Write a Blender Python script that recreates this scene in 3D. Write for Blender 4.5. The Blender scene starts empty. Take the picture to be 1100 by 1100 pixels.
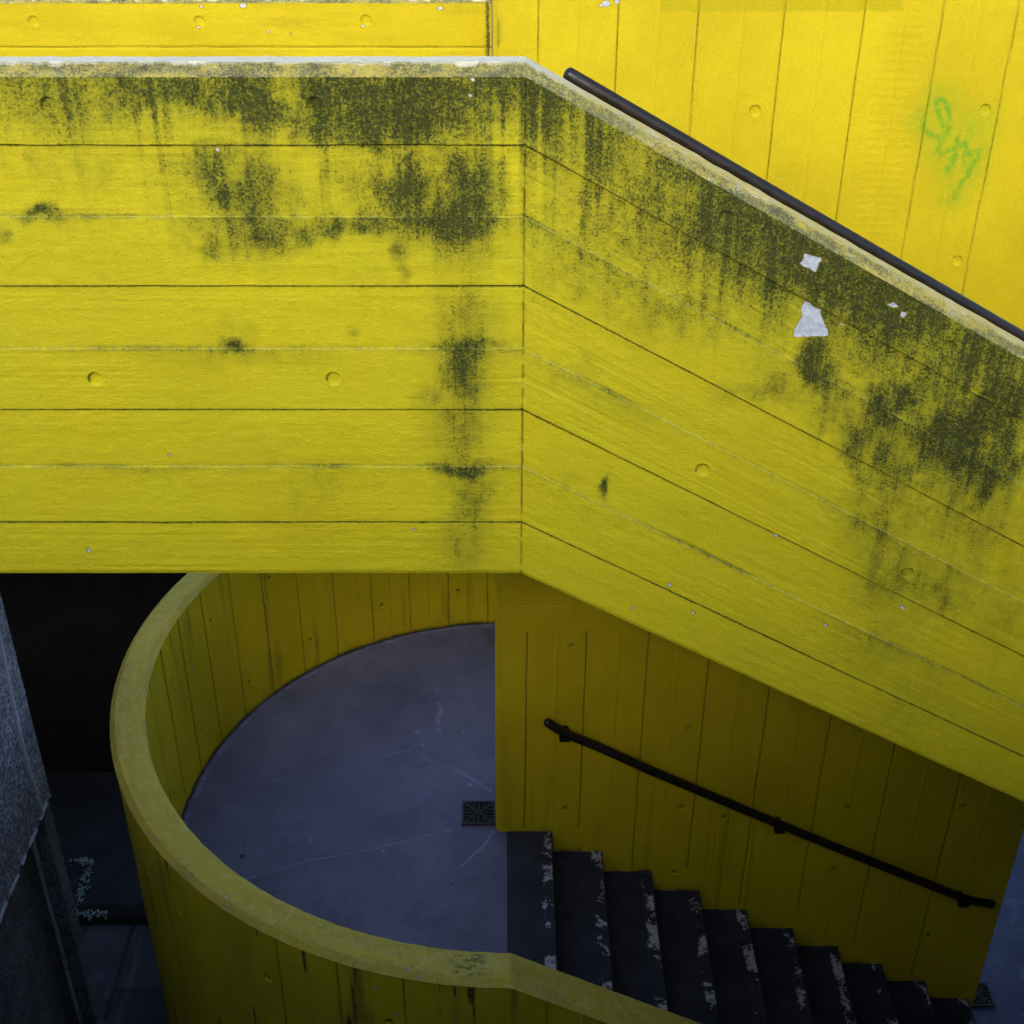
import bpy, math, random
import numpy as np
random.seed(7)
rng = np.random.default_rng(11)

# ------------------------------------------------------------------ measures
B = 0.18                       # width of one shuttering board (m)
TH = math.radians(32.3)        # camera pitch below the horizon
F = 1423.0                     # focal length in pixels of the 1100 px photograph
PX, PY = 540.0, 550.0
HC = 36.55 * B                 # height of the lens over the lower ground
Y1 = 17.56 * B                 # outer face of the stair parapets
Y2 = 27.47 * B                 # face of the stair wall
YC, RO = 27.94 * B, 10.38 * B  # round landing: centre, outer radius
TAN = 0.553                    # pitch of the flights
HF = 28.3 * B                  # landing, below the lens
GOING, RISER = 1.49 * B, 0.825 * B
sc = bpy.context.scene
col = sc.collection

def at(x, y, Y):
    """photo pixel -> point on the vertical plane at distance Y"""
    t = math.tan(TH + math.atan((y - PY) / F))
    h = Y * t
    zc = Y * math.cos(TH) + h * math.sin(TH)
    return np.array([(x - PX) / F * zc, Y, HC - h])

def atz(x, y, h):
    """photo pixel -> point on the level h below the lens"""
    t = math.tan(TH + math.atan((y - PY) / F))
    return at(x, y, h / t)

# ------------------------------------------------------------------ noise
def vnoise(x, y, seed=0):
    r = np.random.default_rng(seed)
    tab = r.random((256, 256))
    xi, yi = np.floor(x).astype(int), np.floor(y).astype(int)
    fx, fy = x - xi, y - yi
    fx = fx * fx * (3 - 2 * fx); fy = fy * fy * (3 - 2 * fy)
    g = lambda a, b: tab[a % 256, b % 256]
    return (g(xi, yi) * (1 - fx) * (1 - fy) + g(xi + 1, yi) * fx * (1 - fy)
            + g(xi, yi + 1) * (1 - fx) * fy + g(xi + 1, yi + 1) * fx * fy)

def fbm(x, y, seed=0, o=4):
    s = 0; a = 0.5; n = 0
    for k in range(o):
        s = s + a * vnoise(x * 2 ** k, y * 2 ** k, seed + k); n += a; a *= 0.5
    return s / n

def sstep(a, b, x):
    t = np.clip((x - a) / (b - a), 0, 1)
    return t * t * (3 - 2 * t)

def polydist(px, py, poly):
    """signed distance (negative inside)"""
    d = np.full(px.shape, 1e9); inside = np.zeros(px.shape, bool)
    n = len(poly)
    for i in range(n):
        ax, ay = poly[i]; bx, by = poly[(i + 1) % n]
        d = np.minimum(d, segdist(px, py, ax, ay, bx, by))
        c = ((ay > py) != (by > py))
        xs = (bx - ax) * (py - ay) / ((by - ay) if by != ay else 1e-9) + ax
        inside ^= c & (px < xs)
    return np.where(inside, -d, d)

def segdist(px, py, ax, ay, bx, by):
    dx, dy = bx - ax, by - ay
    L = dx * dx + dy * dy + 1e-12
    t = np.clip(((px - ax) * dx + (py - ay) * dy) / L, 0, 1)
    return np.hypot(px - ax - t * dx, py - ay - t * dy)

# ------------------------------------------------------------------ mesh helpers
def link(name, me, mat, parent=None):
    o = bpy.data.objects.new(name, me)
    col.objects.link(o)
    if mat: me.materials.append(mat)
    if parent: o.parent = parent
    return o

def quads_mesh(name, V, Q, attrs=None, smooth=True):
    me = bpy.data.meshes.new(name)
    V = np.asarray(V, np.float32); Q = np.asarray(Q, np.int32)
    me.vertices.add(len(V)); me.vertices.foreach_set('co', V.ravel())
    me.loops.add(Q.size); me.loops.foreach_set('vertex_index', Q.ravel())
    me.polygons.add(len(Q))
    me.polygons.foreach_set('loop_start', np.arange(0, Q.size, 4, dtype=np.int32))
    me.polygons.foreach_set('loop_total', np.full(len(Q), 4, np.int32))
    me.polygons.foreach_set('use_smooth', np.full(len(Q), smooth, bool))
    for k, a in (attrs or {}).items():
        at_ = me.attributes.new(k, 'FLOAT', 'POINT')
        at_.data.foreach_set('value', np.asarray(a, np.float32).ravel())
    me.update(calc_edges=True); me.validate()
    return me

def grid_quads(nu, nv, closed=False):
    i = np.arange(nu - 1)[:, None]; nj = nv if closed else nv - 1
    j = np.arange(nj)[None, :]; j2 = (j + 1) % nv
    a = i * nv + j; b = (i + 1) * nv + j; c = (i + 1) * nv + j2; d = i * nv + j2
    return np.stack([a, b, c, d], -1).reshape(-1, 4)

def loft(name, R, mat, parent=None, attrs=None, flip=False, sharp=40):
    """R: (nu, m, 3) closed rings, capped at both ends with fans"""
    nu, m, _ = R.shape
    V = R.reshape(-1, 3); Q = grid_quads(nu, m, True)
    c0, c1 = R[0].mean(0), R[-1].mean(0)
    V = np.vstack([V, c0, c1]); n = nu * m
    Q = [Q]
    k = np.arange(0, m, 2)
    if m % 2 == 0:
        Q.append(np.stack([np.full(len(k), n), k, (k + 1) % m, (k + 2) % m], -1))
        o = (nu - 1) * m
        Q.append(np.stack([np.full(len(k), n + 1), o + (k + 2) % m, o + (k + 1) % m, o + k], -1))
    Q = np.vstack(Q)
    if flip: Q = Q[:, ::-1]
    if attrs:
        attrs = {k_: np.concatenate([np.asarray(a).ravel(), [a.ravel()[0], a.ravel()[-1]]]) for k_, a in attrs.items()}
    me = quads_mesh(name, V, Q, attrs)
    o = link(name, me, mat, parent)
    if sharp: me.set_sharp_from_angle(angle=math.radians(sharp))
    return o

def ngon_prism(name, pts, y0, y1, mat, parent=None, bevel=0.0, axis='Y'):
    """outline (x,z) extruded along Y, or (x,y) along Z, or (y,z) along X"""
    import bmesh
    bm = bmesh.new()
    def P(a, b, c):
        return {'Y': (a, c, b), 'Z': (a, b, c), 'X': (c, a, b)}[axis]
    v0 = [bm.verts.new(P(a, b, y0)) for a, b in pts]
    v1 = [bm.verts.new(P(a, b, y1)) for a, b in pts]
    bm.faces.new(v0); bm.faces.new(v1[::-1])
    n = len(pts)
    for i in range(n):
        bm.faces.new((v0[i], v1[i], v1[(i + 1) % n], v0[(i + 1) % n]))
    bmesh.ops.recalc_face_normals(bm, faces=bm.faces)
    if bevel:
        bmesh.ops.bevel(bm, geom=list(bm.edges), offset=bevel, segments=2, affect='EDGES', clamp_overlap=True)
    me = bpy.data.meshes.new(name); bm.to_mesh(me); bm.free()
    return link(name, me, mat, parent)

def box(name, x0, x1, y0, y1, z0, z1, mat, parent=None, bevel=0.0):
    return ngon_prism(name, [(x0, z0), (x1, z0), (x1, z1), (x0, z1)], y0, y1, mat, parent, bevel)

def tube(name, pts, r, mat, parent=None, seg=20, dome=True):
    pts = [np.array(p, float) for p in pts]
    rings = []
    n = len(pts)
    tang = []
    for i in range(n):
        a = pts[max(i - 1, 0)]; b = pts[min(i + 1, n - 1)]
        t = b - a; tang.append(t / np.linalg.norm(t))
    def ring(c, t, rr):
        u = np.cross(t, [0, 1, 0.01]); u /= np.linalg.norm(u); w = np.cross(t, u)
        a = np.linspace(0, 2 * math.pi, seg, endpoint=False)
        return c + rr * (np.cos(a)[:, None] * u + np.sin(a)[:, None] * w)
    if dome:
        for k in (88, 65, 45, 25):
            k = math.radians(k); rings.append(ring(pts[0] - tang[0] * r * math.sin(k) * .7, tang[0], r * math.cos(k)))
    for p, t in zip(pts, tang): rings.append(ring(p, t, r))
    if dome:
        for k in (25, 45, 65, 88):
            k = math.radians(k); rings.append(ring(pts[-1] + tang[-1] * r * math.sin(k) * .7, tang[-1], r * math.cos(k)))
    return loft(name, np.array(rings), mat, parent, sharp=60)

def thing(name, loc, label, cat, group=None):
    o = bpy.data.objects.new(name, None); col.objects.link(o)
    o.location = loc; o.empty_display_size = .1
    tag(o, label, cat, group); return o

def tag(o, label, cat, group=None):
    o['label'] = label; o['category'] = cat
    if group: o['group'] = group
    return o

def struct(o):
    o['kind'] = 'structure'; return o

def adopt(root, *parts):
    for p in parts:
        p.parent = root
        p.matrix_parent_inverse = root.matrix_basis.inverted()

# ------------------------------------------------------------------ materials
class NT:
    def __init__(s, name):
        s.m = bpy.data.materials.new(name); s.m.use_nodes = True
        s.t = s.m.node_tree; s.t.nodes.clear()
        s.out = s.t.nodes.new('ShaderNodeOutputMaterial')
        s.b = s.t.nodes.new('ShaderNodeBsdfPrincipled')
        s.t.links.new(s.b.outputs[0], s.out.inputs[0])
        s.co = s.t.nodes.new('ShaderNodeTexCoord').outputs['Object']
    def n(s, kind, **kw):
        nd = s.t.nodes.new(kind)
        for k, v in kw.items(): setattr(nd, k, v)
        return nd
    def set(s, sock, v):
        if isinstance(v, bpy.types.NodeSocket): s.t.links.new(v, sock)
        else: sock.default_value = v
    def math(s, op, a, b=0.0, c=0.0, clamp=False):
        nd = s.n('ShaderNodeMath', operation=op, use_clamp=clamp)
        s.set(nd.inputs[0], a); s.set(nd.inputs[1], b); s.set(nd.inputs[2], c)
        return nd.outputs[0]
    def noise(s, scale, detail=4, rough=.55, vec=None, stretch=None, dist=0.0):
        v = vec or s.co
        if stretch:
            mp = s.n('ShaderNodeMapping'); s.set(mp.inputs[0], v); mp.inputs['Scale'].default_value = stretch; v = mp.outputs[0]
        nd = s.n('ShaderNodeTexNoise'); s.set(nd.inputs['Vector'], v)
        nd.inputs['Scale'].default_value = scale; nd.inputs['Detail'].default_value = detail
        nd.inputs['Roughness'].default_value = rough; nd.inputs['Distortion'].default_value = dist
        return nd.outputs['Fac']
    def ramp(s, x, a, b, lo=0.0, hi=1.0, smooth=True):
        nd = s.n('ShaderNodeMapRange', interpolation_type='SMOOTHSTEP' if smooth else 'LINEAR')
        s.set(nd.inputs[0], x); s.set(nd.inputs[1], a); s.set(nd.inputs[2], b); s.set(nd.inputs[3], lo); s.set(nd.inputs[4], hi)
        return nd.outputs[0]
    def mix(s, f, a, b, mode='MIX'):
        nd = s.n('ShaderNodeMix', data_type='RGBA', blend_type=mode)
        s.set(nd.inputs[0], f)
        for k, v in ((6, a), (7, b)):
            s.set(nd.inputs[k], v if isinstance(v, bpy.types.NodeSocket) else (*v, 1.0))
        return nd.outputs[2]
    def attr(s, name):
        nd = s.n('ShaderNodeAttribute', attribute_name=name); return nd.outputs['Fac']
    def bump(s, h, strength, dist, normal=None):
        nd = s.n('ShaderNodeBump'); nd.inputs['Strength'].default_value = strength; nd.inputs['Distance'].default_value = dist
        s.set(nd.inputs['Height'], h)
        if normal: s.set(nd.inputs['Normal'], normal)
        return nd.outputs[0]
    def done(s, colr, rough=.7, normal=None, spec=.3):
        s.set(s.b.inputs['Base Color'], colr if isinstance(colr, bpy.types.NodeSocket) else (*colr, 1.0))
        s.set(s.b.inputs['Roughness'], rough); s.b.inputs['Specular IOR Level'].default_value = spec
        if normal: s.set(s.b.inputs['Normal'], normal)
        return s.m

def yellow(name, base, dirtcol, film=0.0, filmcol=(.25, .27, .02), grain=(1, 1, 1), worn=0.0, wornc=(.55, .5, .32),
           gritc=(.011, .020, .014), rough=.62, speck=0.25, bk=1.0, mott=.30):
    """painted board-marked concrete: film of algae, mould (attribute stain), chips (attribute chip), tag paint"""
    s = NT(name)
    big = s.noise(1.7, 4, .6)
    mid = s.noise(9, 5, .6)
    c = s.mix(s.ramp(big, .3, .7), tuple(v * w for v, w in zip(base, (.90, .87, .9))), tuple(min(v * 1.07, 1) for v in base))
    c = s.mix(s.ramp(mid, .35, .75, 0, .35), c, tuple(v * w for v, w in zip(base, (.88, .84, .9))))
    # sun-bleached fine speckle of the sprayed coat
    fine = s.noise(230, 2, .7)
    c = s.mix(s.math('MULTIPLY', s.ramp(fine, .44, .66, 0, 1), mott), c, tuple(v * w for v, w in zip(base, (.50, .54, .9))))
    c = s.mix(s.math('MULTIPLY', s.ramp(s.noise(120, 3, .7), .50, .36, 0, 1), mott * .5), c, tuple(min(1, v * w) for v, w in zip(base, (1.12, 1.04, 1))))
    f = s.math('MULTIPLY', s.ramp(s.noise(3.2, 6, .65), .25, .8, .35, 1), s.math('ADD', s.attr('algae'), film, clamp=True))
    c = s.mix(f, c, filmcol)
    # worn arrises of the boards
    rd = s.math('MULTIPLY', s.attr('ridge'), s.ramp(s.noise(70, 5, .8), .40, .62, 0, .75))
    c = s.mix(rd, c, (.40, .375, .11))
    if worn > 0:
        w = s.ramp(s.noise(26, 6, .75, dist=.6), .62 - worn * .35, .8 - worn * .35)
        c = s.mix(w, c, wornc)
    c = s.mix(s.math('MULTIPLY', s.attr('pale_top'), s.ramp(s.noise(40, 5, .7), .28, .5, .55, 1)), c, (.76, .74, .64))  # paler on the coping's flat top
    # mould, soot, painted hole shade: attribute gives where, the speckle gives how it breaks up
    st = s.attr('stain_shade')
    sp = s.noise(170, 4, .75)
    sp2 = s.noise(38, 5, .75)
    streak = s.noise(1.0, 4, .7, stretch=(62, 62, 4))
    spn = s.ramp(sp, .32, .68, 0, 1, False); sp2n = s.ramp(sp2, .30, .70, 0, 1, False); stn = s.ramp(streak, .30, .70, 0, 1, False)
    n = s.math('ADD', s.math('MULTIPLY', spn, .56), s.math('ADD', s.math('MULTIPLY', sp2n, .20), s.math('MULTIPLY', stn, .24)))
    m = s.ramp(s.math('ADD', s.math('MULTIPLY', st, .80), n), .84, 1.28)
    m = s.math('MULTIPLY', m, s.ramp(st, .0, .14))
    soft = s.math('MULTIPLY', s.ramp(s.math('ADD', st, s.math('MULTIPLY', s.math('SUBTRACT', sp2, .5), .35)), .04, .80), .72)
    c = s.mix(soft, c, dirtcol)
    gv = s.mix(s.ramp(s.noise(16, 5, .75), .35, .68), tuple(v * .65 for v in gritc), tuple(v * w for v, w in zip(gritc, (1.7, 1.7, 1.0))))
    lace = s.ramp(s.noise(150, 4, .8), .36, .64, 1.0, .80)
    c = s.mix(s.math('MULTIPLY', m, s.math('MULTIPLY', lace, .95)), c, gv)
    # small specks everywhere
    v = s.n('ShaderNodeTexVoronoi'); v.inputs['Scale'].default_value = 21
    s.set(v.inputs['Vector'], s.co)
    sz = s.ramp(s.noise(7, 2), .5, .8, 0, .085)
    dots = s.math('LESS_THAN', v.outputs['Distance'], sz)
    c = s.mix(s.math('MULTIPLY', dots, speck), c, (.06, .06, .05))
    # tag paint
    tg = s.attr('tag')
    tn = s.math('MULTIPLY', tg, s.ramp(s.noise(48, 5, .75), .3, .65, .38, 1.05))
    c = s.mix(s.math('MINIMUM', tn, 1.0), c, (.17, .40, .015))
    rp = s.attr('patch')
    c = s.mix(s.math('MULTIPLY', rp, .75), c, tuple(v_ * w_ for v_, w_ in zip(base, (.70, .74, .55))))
    # paint gone: pale render shows
    ch = s.math('ADD', s.attr('chip'), s.math('MULTIPLY', s.math('SUBTRACT', s.noise(70, 5, .75), .5), .010))
    chm = s.ramp(ch, .0004, -.0004)
    cc = s.mix(s.ramp(s.noise(80, 4), .35, .7), (.50, .55, .62), (.66, .70, .76))
    rim = s.math('MULTIPLY', s.ramp(ch, .0045, .0008), .55)
    c = s.mix(rim, c, tuple(v * .35 for v in base))
    cc = s.mix(s.math('LESS_THAN', s.noise(34, 4, .7), .36), cc, (.33, .34, .36))
    c = s.mix(chm, c, cc)
    # surface: grain of the boards, blisters of the coat, grit
    g = s.noise(1, 4, .6, stretch=grain)
    nb = s.bump(g, .30 * bk, .004)
    nb = s.bump(s.noise(60, 3, .6), .22 * bk, .003, nb)
    nb = s.bump(s.noise(170, 4, .75), .95 * bk, .004, nb)
    nb = s.bump(s.noise(400, 2, .6), .5 * bk, .0014, nb)
    r = s.ramp(m, 0, 1, rough, .92)
    return s.done(c, r, nb, .2)

# front parapet: boards lie along X; stair wall and round wall: boards stand
M_FRONT = yellow('paint_weathered', (.80, .64, .010), (.14, .17, .016), film=.60, filmcol=(.64, .63, .018), grain=(5, 5, 90))
M_WALL = yellow('paint_sound', (.70, .545, .008), (.30, .27, .015), film=.06, filmcol=(.5, .45, .012), grain=(80, 80, 4), speck=.12, bk=.95, mott=.26)
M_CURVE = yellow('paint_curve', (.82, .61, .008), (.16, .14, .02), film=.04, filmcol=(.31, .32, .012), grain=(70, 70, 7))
M_COPE = yellow('coping_pale', (.72, .55, .06), (.36, .33, .09), film=.25, filmcol=(.62, .51, .11), grain=(25, 25, 25), worn=.34,
                wornc=(.66, .64, .52), gritc=(.09, .10, .085))
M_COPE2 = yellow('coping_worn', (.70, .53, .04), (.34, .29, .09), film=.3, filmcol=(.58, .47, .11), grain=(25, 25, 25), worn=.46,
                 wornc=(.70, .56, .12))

def m_floor(name, dark, light):
    s = NT(name)
    c = s.mix(s.ramp(s.noise(1.3, 5, .65), .3, .72), dark, light)
    c = s.mix(s.ramp(s.noise(5, 7, .72), .42, .75, 0, .5), c, tuple(v * .74 for v in dark))
    c = s.mix(s.ramp(s.noise(46, 6, .8), .5, .72, 0, .3), c, tuple(v * .6 for v in dark))
    c = s.mix(s.ramp(s.noise(230, 3, .8), .56, .78, 0, .35), c, tuple(min(1, v * 1.9) for v in light))
    v = s.n('ShaderNodeTexVoronoi'); v.inputs['Scale'].default_value = 7; s.set(v.inputs['Vector'], s.co)
    d = s.math('LESS_THAN', v.outputs['Distance'], s.ramp(s.noise(3.7, 3), .5, .8, 0, .075))
    c = s.mix(s.math('MULTIPLY', d, .6), c, tuple(min(1, v_ * 2.6) for v_ in light))
    sc_ = s.attr('scuff')
    c = s.mix(s.math('MULTIPLY', sc_, s.ramp(s.noise(24, 5, .8), .32, .68)), c, tuple(min(1, v_ * 1.9) for v_ in light))
    dt = s.attr('stain_shade')
    c = s.mix(s.math('MULTIPLY', s.ramp(s.math('ADD', dt, s.math('MULTIPLY', s.noise(14, 5, .7), .5)), .45, 1.1), .9), c, (.012, .014, .02))
    nb = s.bump(s.noise(55, 5, .65), .3, .002)
    nb = s.bump(s.noise(330, 2), .3, .0008, nb)
    return s.done(c, s.ramp(s.noise(5, 4), .3, .7, .42, .62), nb, .4)

M_FLOOR = m_floor('floor_paint_blue_grey', (.125, .120, .205), (.195, .186, .295))
M_FLOOR2 = m_floor('floor_paint_blue', (.06, .07, .16), (.095, .105, .21))

def m_tread():
    s = NT('tread_dark_paint')
    oi = s.n('ShaderNodeObjectInfo')
    ad = s.n('ShaderNodeVectorMath', operation='ADD'); s.set(ad.inputs[0], s.co)
    sc3 = s.n('ShaderNodeVectorMath', operation='SCALE'); s.set(sc3.inputs[0], (7.3, 13.1, 0)); s.set(sc3.inputs['Scale'], oi.outputs['Random'])
    s.set(ad.inputs[1], sc3.outputs[0]); vec = ad.outputs[0]
    c = s.mix(s.ramp(s.noise(5, 5, .65, vec), .3, .75), (.022, .025, .043), (.044, .047, .074))
    c = s.mix(s.ramp(s.noise(160, 3, .8), .58, .8, 0, .4), c, (.13, .13, .17))
    # strip of worn white paint along the nosing (object origin sits on the nosing)
    sep = s.n('ShaderNodeSeparateXYZ'); s.set(sep.inputs[0], s.co)
    x = sep.outputs[0]
    wob = s.math('MULTIPLY', s.math('SUBTRACT', s.noise(13, 4, .7, vec), .5), .07)
    band = s.math('MULTIPLY', s.ramp(s.math('ADD', x, wob), -.064, -.054), s.ramp(x, -.004, -.012))
    left = s.ramp(s.noise(4.6, 6, .75, vec, dist=.5), .53, .56)
    wear = s.ramp(s.noise(34, 5, .8, vec), .40, .47)
    f = s.math('MULTIPLY', s.math('MULTIPLY', band, left), wear)
    c = s.mix(f, c, s.mix(s.noise(40, 4), (.36, .34, .40), (.62, .60, .64)))
    nb = s.bump(s.noise(60, 4, .65), .35, .002)
    return s.done(c, .62, nb, .3)
M_TREAD = m_tread()

def m_metal(name, c0, c1, rough=.42):
    s = NT(name)
    c = s.mix(s.ramp(s.noise(18, 5, .7), .4, .75), c0, c1)
    nb = s.bump(s.noise(90, 3), .15, .001)
    tg = s.attr('tag')
    c = s.mix(tg, c, (.10, .42, .05))
    return s.done(c, s.ramp(s.noise(30, 4), .3, .7, rough - .08, rough + .15), nb, .5)
M_RAIL = m_metal('rail_black_paint', (.009, .0065, .0065), (.020, .013, .012))
M_IRON = m_metal('cast_iron', (.030, .022, .026), (.075, .048, .05), .6)
M_HOLE = m_metal('pit_black', (.006, .006, .006), (.01, .01, .01), .9)

def m_concrete(name, c0, c1, grit=.5, gscale=150, bs=.006):
    s = NT(name)
    c = s.mix(s.ramp(s.noise(2.3, 5, .65), .3, .7), c0, c1)
    g = s.noise(gscale, 3, .75)
    c = s.mix(s.ramp(g, .5, .68, 0, grit), c, tuple(min(1, v * 2.3) for v in c1))
    c = s.mix(s.ramp(g, .5, .36, 0, grit), c, tuple(v * .35 for v in c0))
    c = s.mix(s.ramp(s.noise(4.5, 5, .7), .42, .68, 0, .55), c, tuple(v * .45 for v in c0))
    sc_ = s.attr('scuff')
    c = s.mix(s.math('MULTIPLY', sc_, s.ramp(s.noise(16, 4, .7), .15, .6)), c, tuple(min(1, v * 1.7) for v in c1))
    dt = s.attr('stain_shade')
    c = s.mix(s.math('MULTIPLY', dt, .8), c, tuple(v * .3 for v in c0))
    nb = s.bump(g, .7, bs)
    nb = s.bump(s.noise(24, 4), .3, .01, nb)
    return s.done(c, .85, nb, .25)
M_ROUGH = m_concrete('roughcast', (.22, .225, .275), (.34, .345, .42), .95, 62, .009)
M_ROUGHLOW = m_concrete('roughcast_dark', (.12, .122, .15), (.19, .195, .23), .7, 75)  # darker roughcast of the wall's lower part
M_BEAD = m_concrete('pale_edge', (.42, .44, .52), (.55, .57, .65), .4, 90)
M_CONC = m_concrete('bare_concrete', (.14, .14, .14), (.21, .21, .20), .3, 120)
M_BLACK = m_concrete('unlit_black', (.008, .008, .008), (.014, .014, .013), .2, 60)  # near-black: the unlit depth under the bridge put into colour
M_DARKPAVE = m_concrete('paving_shaded', (.018, .020, .028), (.032, .035, .045), .35, 140, .003)  # paving darkened to carry the shade under the bridge
M_PAVE = m_concrete('paving_dark', (.050, .055, .075), (.085, .09, .115), .35, 140, .003)

# ------------------------------------------------------------------ relief
def steps_relief(t, edges, levels, u, seed, soft=.0016, rag=.0022):
    """height over the face: boards standing proud or back, edge line slightly ragged"""
    h = np.full(t.shape, levels[0])
    for k, e in enumerate(edges):
        ee = e + (fbm(u * 9, u * 0 + k * 3.1, seed + k, 3) - .5) * rag * 2
        h = h + (levels[k + 1] - levels[k]) * sstep(ee - soft, ee + soft, t)
    return h

def groove(d, w, depth):
    return -depth * np.exp(-(d / w) ** 2)

def hole_relief(dx, dz, r, depth=.006):
    d = np.hypot(dx, dz)
    return -depth * (1 - sstep(r - .0035, r + .0008, d)) + .0012 * np.exp(-((d - r - .004) / .003) ** 2)

def lin(a, b, s):
    return np.linspace(a, b, max(2, int(round(abs(b - a) / s)) + 1))

def joinlin(*arr):
    v = np.concatenate(arr); v = np.unique(np.round(v, 5)); keep = np.concatenate([[True], np.diff(v) > 4e-4]); return v[keep]

# ================================================================== 1. FRONT PARAPET
XK = .30 * B                                         # where level turns to slope
def ztop(x, h0, xk):                                 # top arris of a parapet of the front plane
    return HC - h0 - np.maximum(x - xk, 0) * TAN
H_ARRIS = 4.42 * B                                   # lower edge of the coping's chamfer, below the lens
DEPTH = 7.89 * B
pix_edges = [155, 233, 307, 375, 440, 502, 561]
s_of = lambda y: 1e6 / (2800 - y) / 11.43 * B
EDGES = [(s_of(y) - s_of(82)) for y in pix_edges]
LEV = [.0, -.0066, -.0030, -.0090, -.0042, -.0092, -.0056, -.0080]
FRONT_T = .112

def front_xy(px, py):
    p = at(px, py, Y1); return p[0], p[2]

# mould patches measured on the face: centre, half sizes (photo px), strength
BLOBS = [
 (300,115,260,34,.34),(470,215,70,60,.36),(420,215,110,40,.28),(255,225,80,60,.28),(1010,420,110,80,.34),(960,500,70,110,.26),(900,400,90,60,.26),(1060,520,60,110,.34),(700,230,140,60,.28),(640,200,70,90,.22),(650,300,90,50,.22),(760,330,90,50,.28),
 (400,112,80,40,.95),(470,108,45,38,.7),(440,135,60,22,.8),(345,128,40,24,.6),(270,112,70,28,.7),(215,104,50,22,.6),(150,104,60,24,.62),(115,120,16,34,.5),(60,105,50,20,.45),
 (20,118,30,26,.42),(530,115,40,30,.5),(385,88,190,9,.6),(120,88,190,8,.45),(235,180,50,26,.5),(260,205,40,36,.62),(285,250,60,18,.62),(245,262,28,16,.6),(300,215,26,40,.45),
 (500,205,24,48,1.0),(490,240,34,24,.9),(440,200,44,44,.62),(390,195,40,36,.5),(380,242,46,14,.62),(430,280,7,26,.6),(45,232,26,9,.85),(45,175,18,40,.35),(95,180,26,30,.36),
 (150,190,60,30,.24),(5,252,9,9,.6),(497,395,24,34,.62),(497,340,34,34,.34),(490,425,38,16,.40),(500,376,36,6,.62),(492,470,32,34,.34),(495,504,38,6,.62),(505,540,24,40,.36),
 (490,590,30,24,.32),(252,374,16,10,.75),(250,355,26,22,.32),(380,356,9,9,.45),(330,530,40,30,.22),(280,385,90,14,.22),(200,505,120,6,.16),
 (600,120,40,30,.45),(650,150,50,34,.5),(715,200,55,40,.52),(630,200,40,60,.28),(690,270,40,40,.42),(760,310,60,40,.35),(720,330,60,26,.42),(600,300,34,40,.25),
 (790,230,50,34,.52),(850,265,50,26,.62),(900,300,60,34,.66),(925,335,34,26,.76),(975,345,40,34,.6),(1040,380,40,30,.66),(1075,430,36,50,.8),(1030,465,50,36,.85),
 (1062,505,40,34,.68),(955,432,30,26,.92),(925,470,22,44,.55),(962,480,26,60,.6),(1000,500,30,50,.48),(870,385,16,26,.8),(890,415,16,30,.6),(835,420,60,20,.4),(880,450,18,30,.42),
 (900,360,40,26,.35),(940,560,34,44,.36),(950,610,40,44,.42),(1000,640,50,30,.34),(940,690,40,34,.30),(1060,580,30,40,.4),(1075,660,30,40,.3),(985,760,50,36,.24),(1040,560,30,50,.3),
 (620,400,40,20,.26),(680,440,60,20,.22),(700,560,120,12,.16),(610,520,8,12,.3),(648,521,4,10,.7),
]
CHIPS = []
def cpoly(pts, ox, oy, s_):
    CHIPS.append([front_xy(ox + a / s_, oy + b / s_) for a, b in pts])
cpoly([(225,145),(265,160),(350,180),(320,220),(300,270),(270,255),(235,245),(190,215),(212,190)],830,250,6.47)
cpoly([(230,480),(265,495),(280,520),(340,540),(335,570),(365,640),(395,700),(385,725),(270,728),(150,735),(150,690),(210,590),(200,530)],830,250,6.47)
cpoly([(795,500),(840,485),(880,515),(830,520)],830,250,6.47)
cpoly([(895,550),(940,555),(915,590),(890,585)],830,250,6.47)
cpoly([(470,635),(520,645),(490,655)],830,250,6.47)
for (x_, y_, r_) in [(94,593,2.6),(233,162,2.2),(505,103,2),(720,630,2.4),(745,660,2),(680,655,1.8),(887,673,2),(834,577,2.6),(970,655,2.6),(181,491,1.5),(445,571,1.6),(508,86,2.5),(276,74,2)]:
    cpoly([(x_-r_,y_-r_*.6),(x_+r_*.3,y_-r_),(x_+r_,y_+r_*.2),(x_-r_*.1,y_+r_)],0,0,1)
HOLES = [front_xy(*p) for p in [(52,113),(338,113),(102,408),(358,408),(780,235),(1020,374),(755,506),(975,617)]]

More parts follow.
